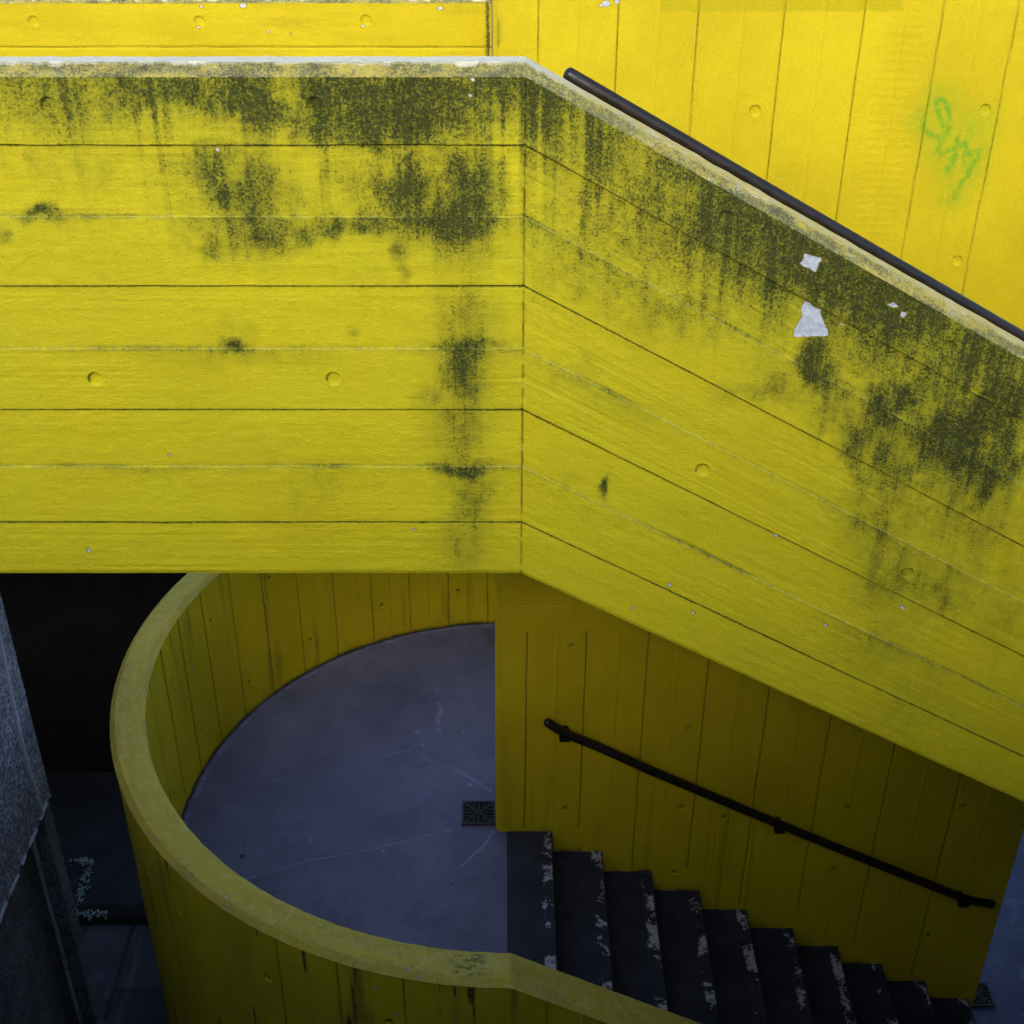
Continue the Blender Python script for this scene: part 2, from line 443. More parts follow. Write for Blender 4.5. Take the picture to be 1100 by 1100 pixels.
def front_fields(X, Z, T, seed):
    st = np.zeros(X.shape)
    wx = (fbm(X * 14, Z * 14, seed + 50, 4) - .5) * .07
    wz = (fbm(X * 14, Z * 9, seed + 60, 4) - .5) * .09
    brk = .50 + .9 * fbm(X * 26, Z * 16, seed + 66, 5)
    for (cx, cy, rx, ry, a) in BLOBS:
        x0, z0 = front_xy(cx, cy); x1, _ = front_xy(cx + rx, cy); _, z1 = front_xy(cx, cy + ry)
        d2 = ((X + wx - x0) / ((x1 - x0) * 1.15)) ** 2 + ((Z + wz - z0) / ((z0 - z1) * 1.15)) ** 2
        g_ = min(a, .80) * np.exp(-d2 * .8) * brk
        st = np.maximum(st, g_) + .22 * np.minimum(st, g_)
        st = np.maximum(st, .36 * a * np.exp(-d2 * .30) * brk)
    # run-off below the coping, dirt caught on ledges, shade under overhanging boards
    st = np.maximum(st, (.50 * np.exp(-(T / .05) ** 1.6)) * (.5 + .9 * fbm(X * 12, T * 3, seed + 70)))
    for k, e in enumerate(EDGES):
        if k % 2 == 1:
            amp = .34 * sstep(.36, .7, fbm(X * 3.3, T * 0 + k, seed + 80 + k)) + .20
            st = np.maximum(st, amp * np.exp(-((T - e + .004) / .009) ** 2))
            st = st + .20 * np.exp(-np.clip(T - e, 0, 9) / .03) * (T > e) * sstep(.35, .65, fbm(X * 4, T * 0 + k, seed + 85 + k))
        else:
            st = np.maximum(st, (.55 + .3 * fbm(X * 9, T * 0 + k, seed + 83)) * np.exp(-((T - e - .001) / .0048) ** 2))  # under an overhanging board: its shade put into the mask
    st = st + .16 * (fbm(X * 2.1, Z * 1.1, seed + 90) - .42) * (T < .95)
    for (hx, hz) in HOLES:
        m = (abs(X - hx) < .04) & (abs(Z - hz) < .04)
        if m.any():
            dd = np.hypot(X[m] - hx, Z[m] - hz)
            st[m] = np.maximum(st[m], .8 * np.exp(-((dd - .0175) / .003) ** 2) * sstep(-.35, .5, (Z[m] - hz - .6 * (X[m] - hx)) / .0175))  # crescent of shade at the hole's upper left, painted into the mask
    chip = np.full(X.shape, .05)
    for p in CHIPS:
        p = np.array(p)
        m = (X > p[:, 0].min() - .05) & (X < p[:, 0].max() + .05) & (Z > p[:, 1].min() - .05) & (Z < p[:, 1].max() + .05)
        if m.any():
            chip[m] = np.minimum(chip[m], polydist(X[m], Z[m], p))
    sl = sstep(.0, .5, X)
    base = (.42 + .06 * sl) * np.exp(-(T / (.13 + .10 * sl)) ** 2) + (.18 + .14 * sl) * np.exp(-(T / (.34 + .12 * sl)) ** 2) + .12 * np.exp(-(T / .8) ** 2)
    st = np.maximum(st, base * (.25 + 1.5 * fbm(X * 3, Z * 3, seed + 95, 5)) * (.72 + .56 * fbm(X * 30, Z * 6, seed + 97, 4)))
    st = st + .13 * sstep(.9, 1.7, X) * sstep(.45, .7, fbm(X * 46, Z * 1.3, seed + 98, 3)) * np.exp(-((T - .7) / .4) ** 2)
    st = st + .13 * np.exp(-((X - front_xy(497, 400)[0] - (fbm(Z * 5, Z * 0, seed + 106, 3) - .5) * .09) / .06) ** 2) * (T > .3) * (.3 + 1.2 * fbm(X * 30, Z * 3, seed + 99, 4))
    st = st + .10 * fbm(X * 5, Z * 4, seed + 101, 5)
    drip = sstep(.50, .72, fbm(X * 34, Z * .8, seed + 103, 4))
    st = st + .26 * drip * np.exp(-(T / .34) ** 2) * sstep(.35, .6, fbm(X * 2.2, X * 0, seed + 104, 3))
    # wider halo round the dark growth
    return np.clip(st, 0, .92), chip

def front_parapet_part(xs, tag_seed):
    """ring: outer face from arris down, soffit, inner face up, top (under the coping)"""
    ts = joinlin(lin(0, DEPTH, .0034), *[lin(e - .004, e + .004, .0013) for e in EDGES])
    X, T = np.meshgrid(xs, ts, indexing='ij')
    Zt = ztop(X, H_ARRIS, XK); Z = Zt - T
    h = steps_relief(T, EDGES, LEV, X, 5)
    h += (fbm(X * 2.2, T * 14, 21, 3) - .5) * .004 + (fbm(X * 30, T * 60, 31, 3) - .5) * .0022
    bi = np.zeros(T.shape, int)
    for e in EDGES: bi += (T > e)
    r_ = np.random.default_rng(41); amp = r_.uniform(.0004, .0016, 9); off = r_.uniform(0, 90, 9)
    gx = X - np.maximum(X - XK, 0) * .0
    h += amp[bi] * (fbm(X * 1.6 + off[bi], T * 110 + off[bi], 45, 3) - .5) * 2 * sstep(.3, .6, fbm(X * 1.3 + off[bi], T * 9, 46, 2))
    for (hx, hz) in HOLES:
        m = (abs(X - hx) < .05) & (abs(Z - hz) < .05)
        if m.any(): h[m] += hole_relief(X[m] - hx, Z[m] - hz, .0185, .009)
    # ragged joint at the fold
    h += groove(X - XK + (fbm(T * 40, T * 0, 77, 3) - .5) * .006, .0028, .005) * (.35 + .65 * (vnoise(T * 30, T * 0, 4) > .35))
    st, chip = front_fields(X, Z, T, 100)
    h -= .0018 * (1 - sstep(-.0015, .0015, chip))
    h -= .004 * sstep(DEPTH - .012, DEPTH, T)          # rounded lower arris
    outer = np.stack([X, Y1 - h, Z], -1)
    # remaining ring, coarse
    rest = []
    for (dy, dt) in [(.02, DEPTH + .001), (.07, DEPTH + .001), (FRONT_T, DEPTH), (FRONT_T, DEPTH * .5), (FRONT_T, .0), (FRONT_T - .02, -.006), (.02, -.006)]:
        x1 = xs; z1 = ztop(x1, H_ARRIS, XK) - dt
        rest.append(np.stack([x1, np.full_like(x1, Y1 + dy), z1], -1))
    R = np.concatenate([outer, np.stack(rest, 1)], 1)
    if R.shape[1] % 2: R = np.concatenate([R, R[:, -1:] * .5 + R[:, :1] * .5], 1)
    k = R.shape[1] - outer.shape[1]
    pad = lambda a, v: np.concatenate([a, np.full((a.shape[0], k), v)], 1)
    rdg = np.zeros(X.shape)
    for ke_, e in enumerate(EDGES):
        if ke_ % 2 == 1: rdg = np.maximum(rdg, np.exp(-((T - e + .0005) / .0042) ** 2))
    rdg = np.maximum(rdg, .4 * np.exp(-((X - XK) / .004) ** 2))
    at_ = {'stain_shade': pad(st, .1), 'chip': pad(chip, .05), 'ridge': pad(rdg, 0)}
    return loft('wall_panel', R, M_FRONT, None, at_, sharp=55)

def straight_coping(xs, h0, xk, yo, thick, ch, mat, name='coping', yfun=None, stainfn=None, rise=None):
    """chamfered coping following the parapet's top"""
    prof = []
    rise = rise if rise is not None else ch
    for a in np.linspace(0, 1, 7): prof.append((ch * a, rise * a))
    for a in np.linspace(0, 1, 12)[1:]: prof.append((ch + (thick - 2 * ch) * a, rise))
    for a in np.linspace(0, 1, 6)[1:]: prof.append((thick - ch + ch * a, rise * (1 - a)))
    prof += [(thick - .01, -.002), (thick * .5, -.003), (.01, -.002)]
    prof = np.array(prof)
    if len(prof) % 2: prof = np.vstack([prof, [.004, -.001]])
    X = xs[:, None] + 0 * prof[None, :, 0]
    n = (fbm(X * 25, prof[None, :, 0] * 160 + X * 0, 300, 4) - .5)
    edge = (np.abs(prof[None, :, 0] - ch) < .008) * 1.0
    dn = n * .004 - edge * np.clip(fbm(X * 40, X * 0 + prof[None, :, 0] * 9, 310, 3) - .52, 0, 1) * .03
    Z = ztop(X, h0, xk) + prof[None, :, 1] + dn * (prof[None, :, 1] > .001)
    Y = yo + prof[None, :, 0] + 0 * X + n * .002 * (prof[None, :, 1] > -.0005)
    st = .42 + .8 * (fbm(X * 16, prof[None, :, 0] * 60, 320, 4) - .4)
    st = st + .20 * (prof[None, :, 0] < ch * .9)
    st = np.where(prof[None, :, 0] > ch * 1.25, st * .25, st)
    return loft(name, np.stack([X, Y, Z], -1), mat, None, {'stain_shade': np.clip(st, 0, 1), 'chip': np.full(X.shape, .05), 'pale_top': ((prof[None, :, 0] > ch * .98) & (prof[None, :, 0] < thick - ch * .9)) * (.85 - .62 * sstep(xk, xk + .25, X))}, sharp=35)

fp = thing('parapet', (0, Y1, HC - H_ARRIS - DEPTH), 'mould-streaked yellow concrete parapet in front, level at left then sloping down right, with pale coping', 'parapet')
xs_l = joinlin(np.array([-4.2, -3.0, -2.3]), lin(-1.95, XK, .0036))
xs_r = joinlin(lin(XK, 1.95, .0036), np.array([2.2, 2.5, 2.75, 3.4]))
pl = front_parapet_part(xs_l, 0); pr = front_parapet_part(xs_r, 1)
cp = straight_coping(joinlin(np.array([-4.2, -3.0, -2.3]), lin(-1.95, 1.95, .008), np.array([2.2, 2.5, 2.75, 3.4])), H_ARRIS, XK, Y1, FRONT_T, .027, M_COPE)
adopt(fp, pl, pr, cp)

# ================================================================== 2. STAIR WALL (boards upright)
XW0, XW1 = -.08 * B, 15.05 * B
WT = .16
def wall_xz(px, py):
    p = at(px, py, Y2); return p[0], p[2]
TAGS = [  # strokes of the green tag, px offsets in the 7.33x detail from (970,80)
 [(265,190),(262,250),(285,330),(310,400),(325,450),(300,490),(250,485),(190,455),(160,410),(150,360),(165,330)],
 [(265,195),(320,205),(352,250),(362,330),(362,420),(350,470),(320,510),(285,560),(275,600),(305,630)],
 [(430,495),(425,545),(395,590),(350,605)],[(415,635),(385,690),(350,755)],
 [(460,570),(500,540),(495,600),(490,680)],[(500,630),(545,620),(595,600),(585,650),(535,720),(505,800)],[(500,800),(455,870),(430,920),(395,970)]]
TW = [.010,.012,.011,.015,.014,.013,.012]
def stair_wall():
    xs = joinlin(np.array([XW0]), lin(XW0 + .0, XW1, .0046))
    zt = HC + .35
    z_bot = 0.0
    hid_top = HC - 11.8 * B; hid_bot = HC - 18.2 * B
    zs = joinlin(np.array([zt]), lin(HC - 4.7 * B, hid_top, .006), lin(hid_top, hid_bot, .05), lin(hid_bot, z_bot, .006))[::-1]
    X, Z = np.meshgrid(xs, zs, indexing='ij')
    h = np.zeros(X.shape)
    top_x = [wall_xz(p, 0)[0] for p in (579, 621, 665, 709, 752, 800, 844.7, 888, 931, 975, 1015.6, 1056, 1096)]
    low_x = [wall_xz(p, 700)[0] for p in (566, 598, 630, 664, 696, 728, 763, 797, 832, 868, 905, 943, 983, 1024, 1066, 1105)]
    lift = HC - wall_h(678)
    up = sstep(HC - 15.5 * B, HC - 14.5 * B, Z)
    lo = sstep(lift + .004, lift - .004, Z)
    # bottom of the boards follows the steps
    ln = HC - HF - np.maximum(np.floor((X - .35 * B) / (GOING * 2)) , 0) * 2 * RISER + .02
    lo = lo * sstep(ln - .003, ln + .003, Z)
    dirt_shade = np.zeros(X.shape)
    for k, g in enumerate(top_x):
        wob = (fbm(Z * 6, Z * 0 + k, 400 + k, 3) - .5) * .005
        d = X - g + wob
        if k % 2 == 0:
            h += up * groove(d, .0032, .006); dirt_shade = np.maximum(dirt_shade, up * .62 * np.exp(-(d / .004) ** 2))
        else:
            h += up * .003 * np.exp(-(d / .006) ** 2)
    for k, g in enumerate(low_x):
        wob = (fbm(Z * 6, Z * 0 + k, 430 + k, 3) - .5) * .005
        d = X - g + wob
        if k % 2 == 0:
            h += lo * groove(d, .0034, .006); dirt_shade = np.maximum(dirt_shade, lo * .75 * np.exp(-(d / .0045) ** 2))
        else:
            h += lo * .003 * np.exp(-(d / .006) ** 2)
    # saw chatter across some boards, faint lift joints
    band = ((X > wall_xz(935, 100)[0]) & (X < wall_xz(985, 100)[0])) * 1.0 + .6 * ((X > wall_xz(790, 40)[0]) & (X < wall_xz(840, 40)[0]))
    h += up * band * .0005 * np.sin(Z * 2 * math.pi / .031 + 3 * fbm(X * 8, Z * 2, 460, 2)) * sstep(.3, .6, fbm(X * 3, Z * 4, 465, 2))
    for (pxy, amp) in (((0, 650), .003), ((0, 881), .002)):
        zz = wall_xz(*pxy)[1]
        seg = sstep(.45, .6, fbm(X * 2.5, X * 0, int(pxy[1]), 2)) if pxy[1] > 700 else 1.0
        h += groove(Z - zz + (fbm(X * 5, X * 0, 470, 2) - .5) * .01, .004, amp) * seg
        dirt_shade = np.maximum(dirt_shade, seg * .22 * np.exp(-((Z - zz) / .006) ** 2))
    h += (fbm(X * 16, Z * 2.2, 480, 3) - .5) * .005 + (fbm(X * 40, Z * 30, 490, 3) - .5) * .002
    for p in [(811,119),(1058,118),(1028,280),(614,694),(740,783),(607,869),(732,867),(778,878),(895,934),(911,867),(725,937),(998,1005),(1035,866)]:
        hx, hz = wall_xz(*p)
        m = (abs(X - hx) < .05) & (abs(Z - hz) < .05)
        h[m] += hole_relief(X[m] - hx, Z[m] - hz, .020, .008)
        rr_ = np.hypot(X[m] - hx, Z[m] - hz)
        dirt_shade[m] = np.maximum(dirt_shade[m], .5 * np.exp(-((rr_ - .019) / .003) ** 2) * sstep(-.4, .5, (Z[m] - hz - .6 * (X[m] - hx)) / .019))  # upper-left crescent: shade inside the hole, painted on
        if p[1] > 500: dirt_shade[m] = np.maximum(dirt_shade[m], .75 * np.exp(-(np.hypot(X[m] - hx, Z[m] - hz) / .017) ** 2))
    # grime: grey streaks down to the steps, under the soffit
    low = (Z < HC - 16 * B)
    stx = fbm(X * 26, Z * .7, 500, 4)
    dirt_shade = np.maximum(dirt_shade, low * .50 * np.exp(-((X - wall_xz(790, 900)[0]) / .20) ** 2) * sstep(.45, .66, fbm(X * 55, Z * .8, 501, 3)) * sstep(HC - 24 * B, HC - 28 * B, Z))
    dirt_shade = np.maximum(dirt_shade, low * .34 * sstep(.45, .75, stx) * sstep(.35, .7, fbm(X * 2, Z * 2, 505, 3)))
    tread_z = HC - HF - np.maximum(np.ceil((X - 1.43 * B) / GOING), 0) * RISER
    dirt_shade = np.maximum(dirt_shade, low * .85 * np.exp(-np.clip(Z - tread_z, 0, 9) / .035) * sstep(.25, .7, fbm(X * 9, Z * 3, 510, 3)))
    dirt_shade = np.maximum(dirt_shade, low * .5 * sstep(.5, .75, fbm(X * 2.4, Z * 2.4, 515, 4)) * sstep(HC - 23 * B, HC - 19 * B, Z))
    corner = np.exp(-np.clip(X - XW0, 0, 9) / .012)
    dirt_shade = np.maximum(dirt_shade, corner * .55 * (Z < HC - 16 * B) * fbm(X * 30, Z * 12, 520, 3))
    dirt_shade = np.maximum(dirt_shade, corner * .65 * (Z > HC - 10 * B) * sstep(.35, .6, fbm(X * 30, Z * 12, 525, 3)))
    dirt_shade = np.maximum(dirt_shade, .10 * (fbm(X * 3, Z * 3, 530, 4) > .6))
    # green tag and the overpainted patch
    tagm = np.zeros(X.shape)
    m = (X > wall_xz(960, 60)[0]) & (Z < wall_xz(0, 60)[1]) & (Z > wall_xz(0, 250)[1]) & (X < wall_xz(1095, 150)[0])
    xm, zm = X[m], Z[m]; tm = np.zeros(xm.shape)
    for st, w in zip(TAGS, TW):
        q = [wall_xz(970 + a / 7.33, 80 + b / 7.33) for a, b in st]
        for a, b in zip(q[:-1], q[1:]):
            d = segdist(xm, zm, a[0], a[1], b[0], b[1]) / 1.5
            tm = np.maximum(tm, np.exp(-(d / w) ** 2 * 1.2) * 1.0)
            tm = np.maximum(tm, .42 * np.exp(-(d / .045) ** 2))
    cx, cz = wall_xz(1047, 135)
    tm = np.maximum(tm, .55 * np.exp(-((xm - cx) / .09) ** 2 - ((zm - cz) / .08) ** 2))
    tagm[m] = tm
    pz = wall_xz(0, 12)[1]; pa, pb = wall_xz(710, 5)[0], wall_xz(971, 5)[0]
    e = (fbm(X * 20, Z * 20, 540, 3) - .5) * .02
    patch = sstep(pz - .004, pz + .004, Z + e * .6) * sstep(pa - .003, pa + .003, X + e * .3) * sstep(pb + .012, pb - .012, X + e)
    chip = np.full(X.shape, .05)
    for (cx_, cy_, r_) in [(651,4,3.2),(663,2,2.2),(531,8,2.2),(646,6,1.6),(935,640,2)]:
        a, b = wall_xz(cx_, cy_); chip = np.minimum(chip, np.hypot((X - a) * .8, Z - b) - r_ * .0032)
    front = np.stack([X, Y2 - h, Z], -1)
    # ring in plan: front face (left->right), chamfered arrises, back face
    def colm(x, y): return np.stack([np.full_like(zs, x), np.full_like(zs, y), zs], -1)[None]
    front = front[1:-1] if False else front
    ch = .022
    pre = [colm(XW0 - .004, Y2 + .0), colm(XW0 - ch, Y2 + ch)]
    post = [colm(XW1 + .006, Y2 + .006), colm(XW1 + .006, Y2 + WT), colm(XW0 - ch, Y2 + WT)]
    R = np.concatenate([front] + post + [pre[1]], 0)          # (ring, z, 3)
    A = lambda a, v: np.concatenate([a, np.full((len(post) + 1, a.shape[1]), v)], 0)
    R = R.transpose(1, 0, 2)
    at_ = {'stain_shade': A(np.clip(dirt_shade, 0, 1), .12).T, 'chip': A(chip, .05).T, 'tag': A(tagm, 0).T, 'patch': A(patch, 0).T}
    if R.shape[1] % 2:
        R = np.concatenate([R, (R[:, -1:] + R[:, :1]) * .5], 1)
        at_ = {k: np.concatenate([v, v[:, -1:]], 1) for k, v in at_.items()}
    o = loft('stair_wall', R, M_WALL, None, at_, sharp=40)
    return o
def wall_h(py):
    return Y2 * math.tan(TH + math.atan((py - PY) / F))
sw = stair_wall()
tag(sw, 'tall bright yellow concrete wall of upright boards with faint green scribbled tag, rising behind both stair flights', 'wall')

# ================================================================== 3. FAR PARAPET of the upper landing
YB = 27.95 * B
def far_parapet():
    root = thing('parapet', (-1.5, YB, HC - 10.35 * B), 'bright yellow parapet with level boards at top left, beyond the front parapet', 'parapet')
    top = HC - YB * math.tan(TH + math.atan((3.5 - PY) / F))
    x1 = XW0 - .026
    xs = joinlin(np.array([-4.2, -3.2]), lin(-2.6, x1, .006))
    b1 = top - at(0, 51, YB)[2]
    ed = [b1, b1 * 2, b1 * 3, b1 * 4]
    ts = joinlin(lin(0, .30, .004), lin(.30, 1.0, .03))
    X, T = np.meshgrid(xs, ts, indexing='ij'); Z = top - T
    h = np.zeros(X.shape)
    for k, e in enumerate(ed): h += groove(T - e + (fbm(X * 6, X * 0, 600 + k, 3) - .5) * .004, .003, .006)
    ex = X - (x1 - .022)
    h += groove(ex + (fbm(T * 30, T * 0, 605, 2) - .5) * .004, .003, .005)
    h += (fbm(X * 3, T * 18, 610, 3) - .5) * .005
    st = .5 * np.exp(-((T - ed[0]) / .004) ** 2)
    st = np.maximum(st, .9 * np.exp(-((ex - .008) / .010) ** 2) * sstep(.2, .5, fbm(X * 30, T * 14, 620, 3)))
    st = np.maximum(st, .3 * sstep(.5, .72, fbm(X * 2.6, T * 14, 615, 4)))
    st = np.maximum(st, .35 * np.exp(-T / .01) * fbm(X * 14, T, 618, 3) * 1.4)
    chip = np.full(X.shape, .05)
    for p in [(36, 23), (214, 23), (393, 22)]:
        q = at(*p, YB); m = (abs(X - q[0]) < .05) & (abs(Z - q[2]) < .05)
        h[m] += hole_relief(X[m] - q[0], Z[m] - q[2], .019, .007)
    for (a, b, r_) in [(216, 7, .004), (261, 6, .008), (473, 9, .006), (531, 8, .007), (288, 34, .004), (213, 29, .004), (390, 28, .004), (312, 36, .003)]:
        q = at(a, b, YB); chip = np.minimum(chip, np.hypot((X - q[0]) * .7, Z - q[2]) - r_)
    face = np.stack([X, YB - h, Z], -1)
    rest = [np.stack([xs, np.full_like(xs, YB + dy), np.full_like(xs, top - t)], -1) for dy, t in ((.14, 1.0), (.14, .0), (.13, -.004), (.01, -.004))]
    R = np.concatenate([face, np.stack(rest, 1)], 1)
    at_ = {'stain_shade': np.concatenate([st, np.full((len(xs), 4), .1)], 1), 'chip': np.concatenate([chip, np.full((len(xs), 4), .05)], 1)}
    if R.shape[1] % 2:
        R = np.concatenate([R, (R[:, -1:] + R[:, :1]) * .5], 1); at_ = {k: np.concatenate([v, v[:, -1:]], 1) for k, v in at_.items()}
    w = loft('wall_panel', R, M_WALL, None, at_, sharp=50)
    c = straight_coping(joinlin(np.array([-4.2, -3]), lin(-2.6, x1, .012)), HC - top, 9, YB, .14, .012, M_COPE)
    adopt(root, w, c)
far_parapet()

# ================================================================== 4. ROUND PARAPET of the landing
XL = .15 * B                                           # where the round part ends
TC = .152; CH = .026
H_CAP = 22.36 * B + CH                                 # foot of the coping's chamfer
def path(r, arc_step):
    """plan path of radius r: back straight (flight rising), half circle, front straight (flight falling). returns x,y,dz,arc length"""
    nb = 30
    xb = np.linspace(2.7, XL, nb)
    a = np.linspace(math.pi / 2, 3 * math.pi / 2, max(60, int(math.pi * RO / arc_step)))[1:]
    xf = lin(XL, 2.0, arc_step)[1:]
    xf2 = np.array([2.3, 2.7, 3.4])
    x = np.concatenate([xb, XL + r * np.cos(a), xf, xf2])
    y = np.concatenate([np.full(nb, YC + r), YC + r * np.sin(a), np.full(len(xf) + 3, YC - r)])
    s = np.concatenate([(xb - XL) * -1, RO * (a - math.pi / 2), math.pi * RO + (xf - XL), math.pi * RO + (xf2 - XL)])
    dz = np.where(s < 0, -s * TAN, np.where(s > math.pi * RO, -(s - math.pi * RO) * TAN, 0))
    dz = np.maximum(dz, -(2.7 - XL) * TAN)
    return x, y, dz, s
STEP = .0065
def radial(rs):   # rs: list of offsets from the outer radius inwards
    return [path(RO - r, STEP) for r in rs]
def round_parapet():
    root = thing('curved_parapet', (XL, YC, HC - HF), 'half-round yellow concrete parapet of upright boards wrapping the blue landing below the front parapet', 'parapet')
    x, y, dz, s = path(RO, STEP)
    nx, ny = np.gradient(x), np.gradient(y)
    cx = np.where(s < 0, 0, np.where(s > math.pi * RO, 0, (x - XL) / RO))
    cy = np.where(s < 0, 1.0, np.where(s > math.pi * RO, -1.0, (y - YC) / RO))
    ztopc = HC - H_CAP + dz
    bw = .1335                        # board rhythm on the arc
    # ---- outer face
    vo = joinlin(lin(0, 1.3, .008), lin(1.3, 2.75, .03))
    vi = lin(0, 1.10, .0075)
    def face(vs, inner, bottom):
        S, V = np.meshgrid(s, vs, indexing='ij')
        Zt = ztopc[:, None]
        if inner:
            Z = Zt - V
        else:
            Z = np.maximum(Zt - V, 0.0)
        k = np.floor(S / bw)
        loc = (S / bw - k - .5) * bw
        h = (vnoise(k * 1.0, k * 0, 700 + inner) - .5) * .003
        e = np.minimum(S - k * bw, (k + 1) * bw - S)
        kk = np.round(S / bw)
        strong = np.where(kk % 2 == 1, .85 + .15 * vnoise(kk * 1.7, kk * 0, 705), .22 + .3 * sstep(1.0, .3, S) + .25 * (1 - inner))
        wob = (fbm(Z * 7, kk * 1.0, 710, 3) - .5) * .005
        d = S - kk * bw + wob
        h = h + groove(d, .0035, .0065) * strong
        st = .9 * strong * np.exp(-(d / .0045) ** 2) if inner else .8 * strong * np.exp(-(d / .004) ** 2)
        if not inner:
            ridge = (vnoise(kk * 1.7, kk * 0 + 9, 708) > .55)
            h = h + ridge * .009 * np.exp(-(d / .005) ** 2); st = st * (1 - ridge)
        h += (fbm(S * 18, Z * 2.5, 720 + inner, 3) - .5) * .005 + (fbm(S * 45, Z * 35, 730, 3) - .5) * .002
        flo = HC - HF + np.maximum(dz[:, None], -9)
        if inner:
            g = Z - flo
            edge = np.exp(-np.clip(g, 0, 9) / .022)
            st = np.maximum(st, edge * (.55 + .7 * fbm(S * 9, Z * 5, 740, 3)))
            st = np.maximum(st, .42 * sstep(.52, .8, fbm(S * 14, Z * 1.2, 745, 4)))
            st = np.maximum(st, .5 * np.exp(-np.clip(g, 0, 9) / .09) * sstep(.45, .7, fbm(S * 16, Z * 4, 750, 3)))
        else:
            st = np.maximum(st, .55 * sstep(.5, .78, fbm(S * 9, Z * 1.0, 755, 4)))
            st = np.maximum(st, .8 * sstep(.72, .8, fbm(S * 30, Z * 2.4, 760, 3)))
        # tie holes in two rows
        hs = bw * 4
        for row, vv in ((0, .26), (1, .80)):
            kh = np.round((S - bw * (.5 + 2 * row)) / hs)
            dx = S - bw * (.5 + 2 * row) - kh * hs
            jit = (vnoise(kh, kh * 0 + row, 765) - .5) * .08
            dzv = V - vv - jit
            dd = np.hypot(dx, dzv)
            hr = .015 if inner else .018
            h += hole_relief(dx, dzv, hr, .012)
            st = np.maximum(st, 1.1 * np.exp(-(dd / (hr * .75)) ** 2))
            st = np.maximum(st, .45 * np.exp(-(dx / .012) ** 2) * sstep(0, .03, dzv) * np.exp(-np.clip(dzv, 0, 9) / .10))
        chip = np.full(S.shape, .05)
        r0 = np.random.default_rng(77 + inner)
        for _ in range(46):
            ss = r0.uniform(0, math.pi * RO + 1.2); vv = r0.uniform(.0, 1.0) ** 2; rr = r0.uniform(.002, .006)
            m = abs(S - ss) < .05
            chip[m] = np.minimum(chip[m], np.hypot(S[m] - ss, (V[m] - vv) * .7) - rr)
        sg = 1.0
        if inner:
            xi, yi, _, _ = path(RO - TC, STEP)
            P = np.stack([xi[:, None] - cx[:, None] * h, yi[:, None] - cy[:, None] * h, Z], -1)
        else:
            P = np.stack([x[:, None] + cx[:, None] * h, y[:, None] + cy[:, None] * h, Z], -1)
        return P, np.clip(st, 0, 1.2), chip
    Po, so, co_ = face(vo, False, 0)
    Pi, si, ci = face(vi, True, 0)
    xi, yi, _, _ = path(RO - TC + .012, STEP); xo, yo, _, _ = path(RO - .012, STEP)
    # wall body ring: outer face down, inner foot, inner face up, top (under coping)
    foot = np.stack([xi, yi, np.maximum(Po[:, -1, 2], 0)], -1)[:, None]
    t1 = np.stack([xi - 0, yi, ztopc + .004], -1)[:, None]; t2 = np.stack([xo, yo, ztopc + .004], -1)[:, None]
    R = np.concatenate([Po, foot, Pi[:, ::-1], t1, t2], 1)
    st = np.concatenate([so, so[:, :1] * 0, si[:, ::-1], so[:, :2] * 0], 1)
    chp = np.concatenate([co_, co_[:, :1] * 0 + .05, ci[:, ::-1], co_[:, :2] * 0 + .05], 1)
    if R.shape[1] % 2:
        R = np.concatenate([R, (R[:, -1:] + R[:, :1]) * .5], 1); st = np.concatenate([st, st[:, -1:]], 1); chp = np.concatenate([chp, chp[:, -1:]], 1)
    kk_ = np.round(s / bw)
    rl = (vnoise(kk_ * 1.7, kk_ * 0 + 9, 708) > .55) * np.exp(-((s - kk_ * bw) / .005) ** 2)
    rdg = np.zeros(st.shape); rdg[:, :so.shape[1]] = rl[:, None] * .8
    w = loft('wall_panel', R, M_CURVE, None, {'stain_shade': st, 'chip': chp, 'algae': np.concatenate([so * 0 + .75, so[:, :1] * 0, si * 0, so[:, :R.shape[1] - so.shape[1] - 1 - si.shape[1]] * 0], 1), 'ridge': rdg}, sharp=50)
    # coping
    prof = []
    for a in np.linspace(0, 1, 5): prof.append((CH * a, CH * a))
    for a in np.linspace(0, 1, 12)[1:]: prof.append((CH + (TC - 2 * CH) * a, CH))
    for a in np.linspace(0, 1, 5)[1:]: prof.append((TC - CH + CH * a, CH * (1 - a)))
    prof += [(TC - .01, -.003), (TC / 2, -.004), (.01, -.003)]
    prof = [(p[0] - .004 if p[0] < TC / 2 else p[0] + .002, p[1]) for p in prof]
    if len(prof) % 2: prof.append((.003, -.002))
    rings = []; sts = []; chs = []
    for (rin, dzp) in prof:
        x_, y_, d_, s_ = path(RO - rin, STEP)
        n = (fbm(s_ * 30, s_ * 0 + rin * 150, 800, 4) - .5)
        on = dzp > -.001
        edge = abs(rin - CH) < .006 or abs(rin - TC + CH) < .006
        z_ = HC - H_CAP + d_ + dzp + on * n * .003
        off = np.where(on, n * .004, 0) + (edge * np.clip(fbm(s_ * 22, s_ * 0 + rin, 810, 3) - .5, 0, 1) * .02 if edge else 0)
        rings.append(np.stack([x_ - cx * off, y_ - cy * off, z_ - (off > 0) * off * .5], -1))
        st_ = .16 + .7 * (fbm(s_ * 7, s_ * 0 + rin * 40, 820, 4) - .42)
        st_ = np.maximum(st_, .75 * np.exp(-((s_ - math.pi * RO + .16) / .10) ** 2) * sstep(.35, .6, fbm(s_ * 30, s_ * 0 + rin * 130, 825, 3)) * (CH < rin < TC - CH))
        sts.append(st_)
        cp_ = np.full(len(s_), .05)
        r0 = np.random.default_rng(5)
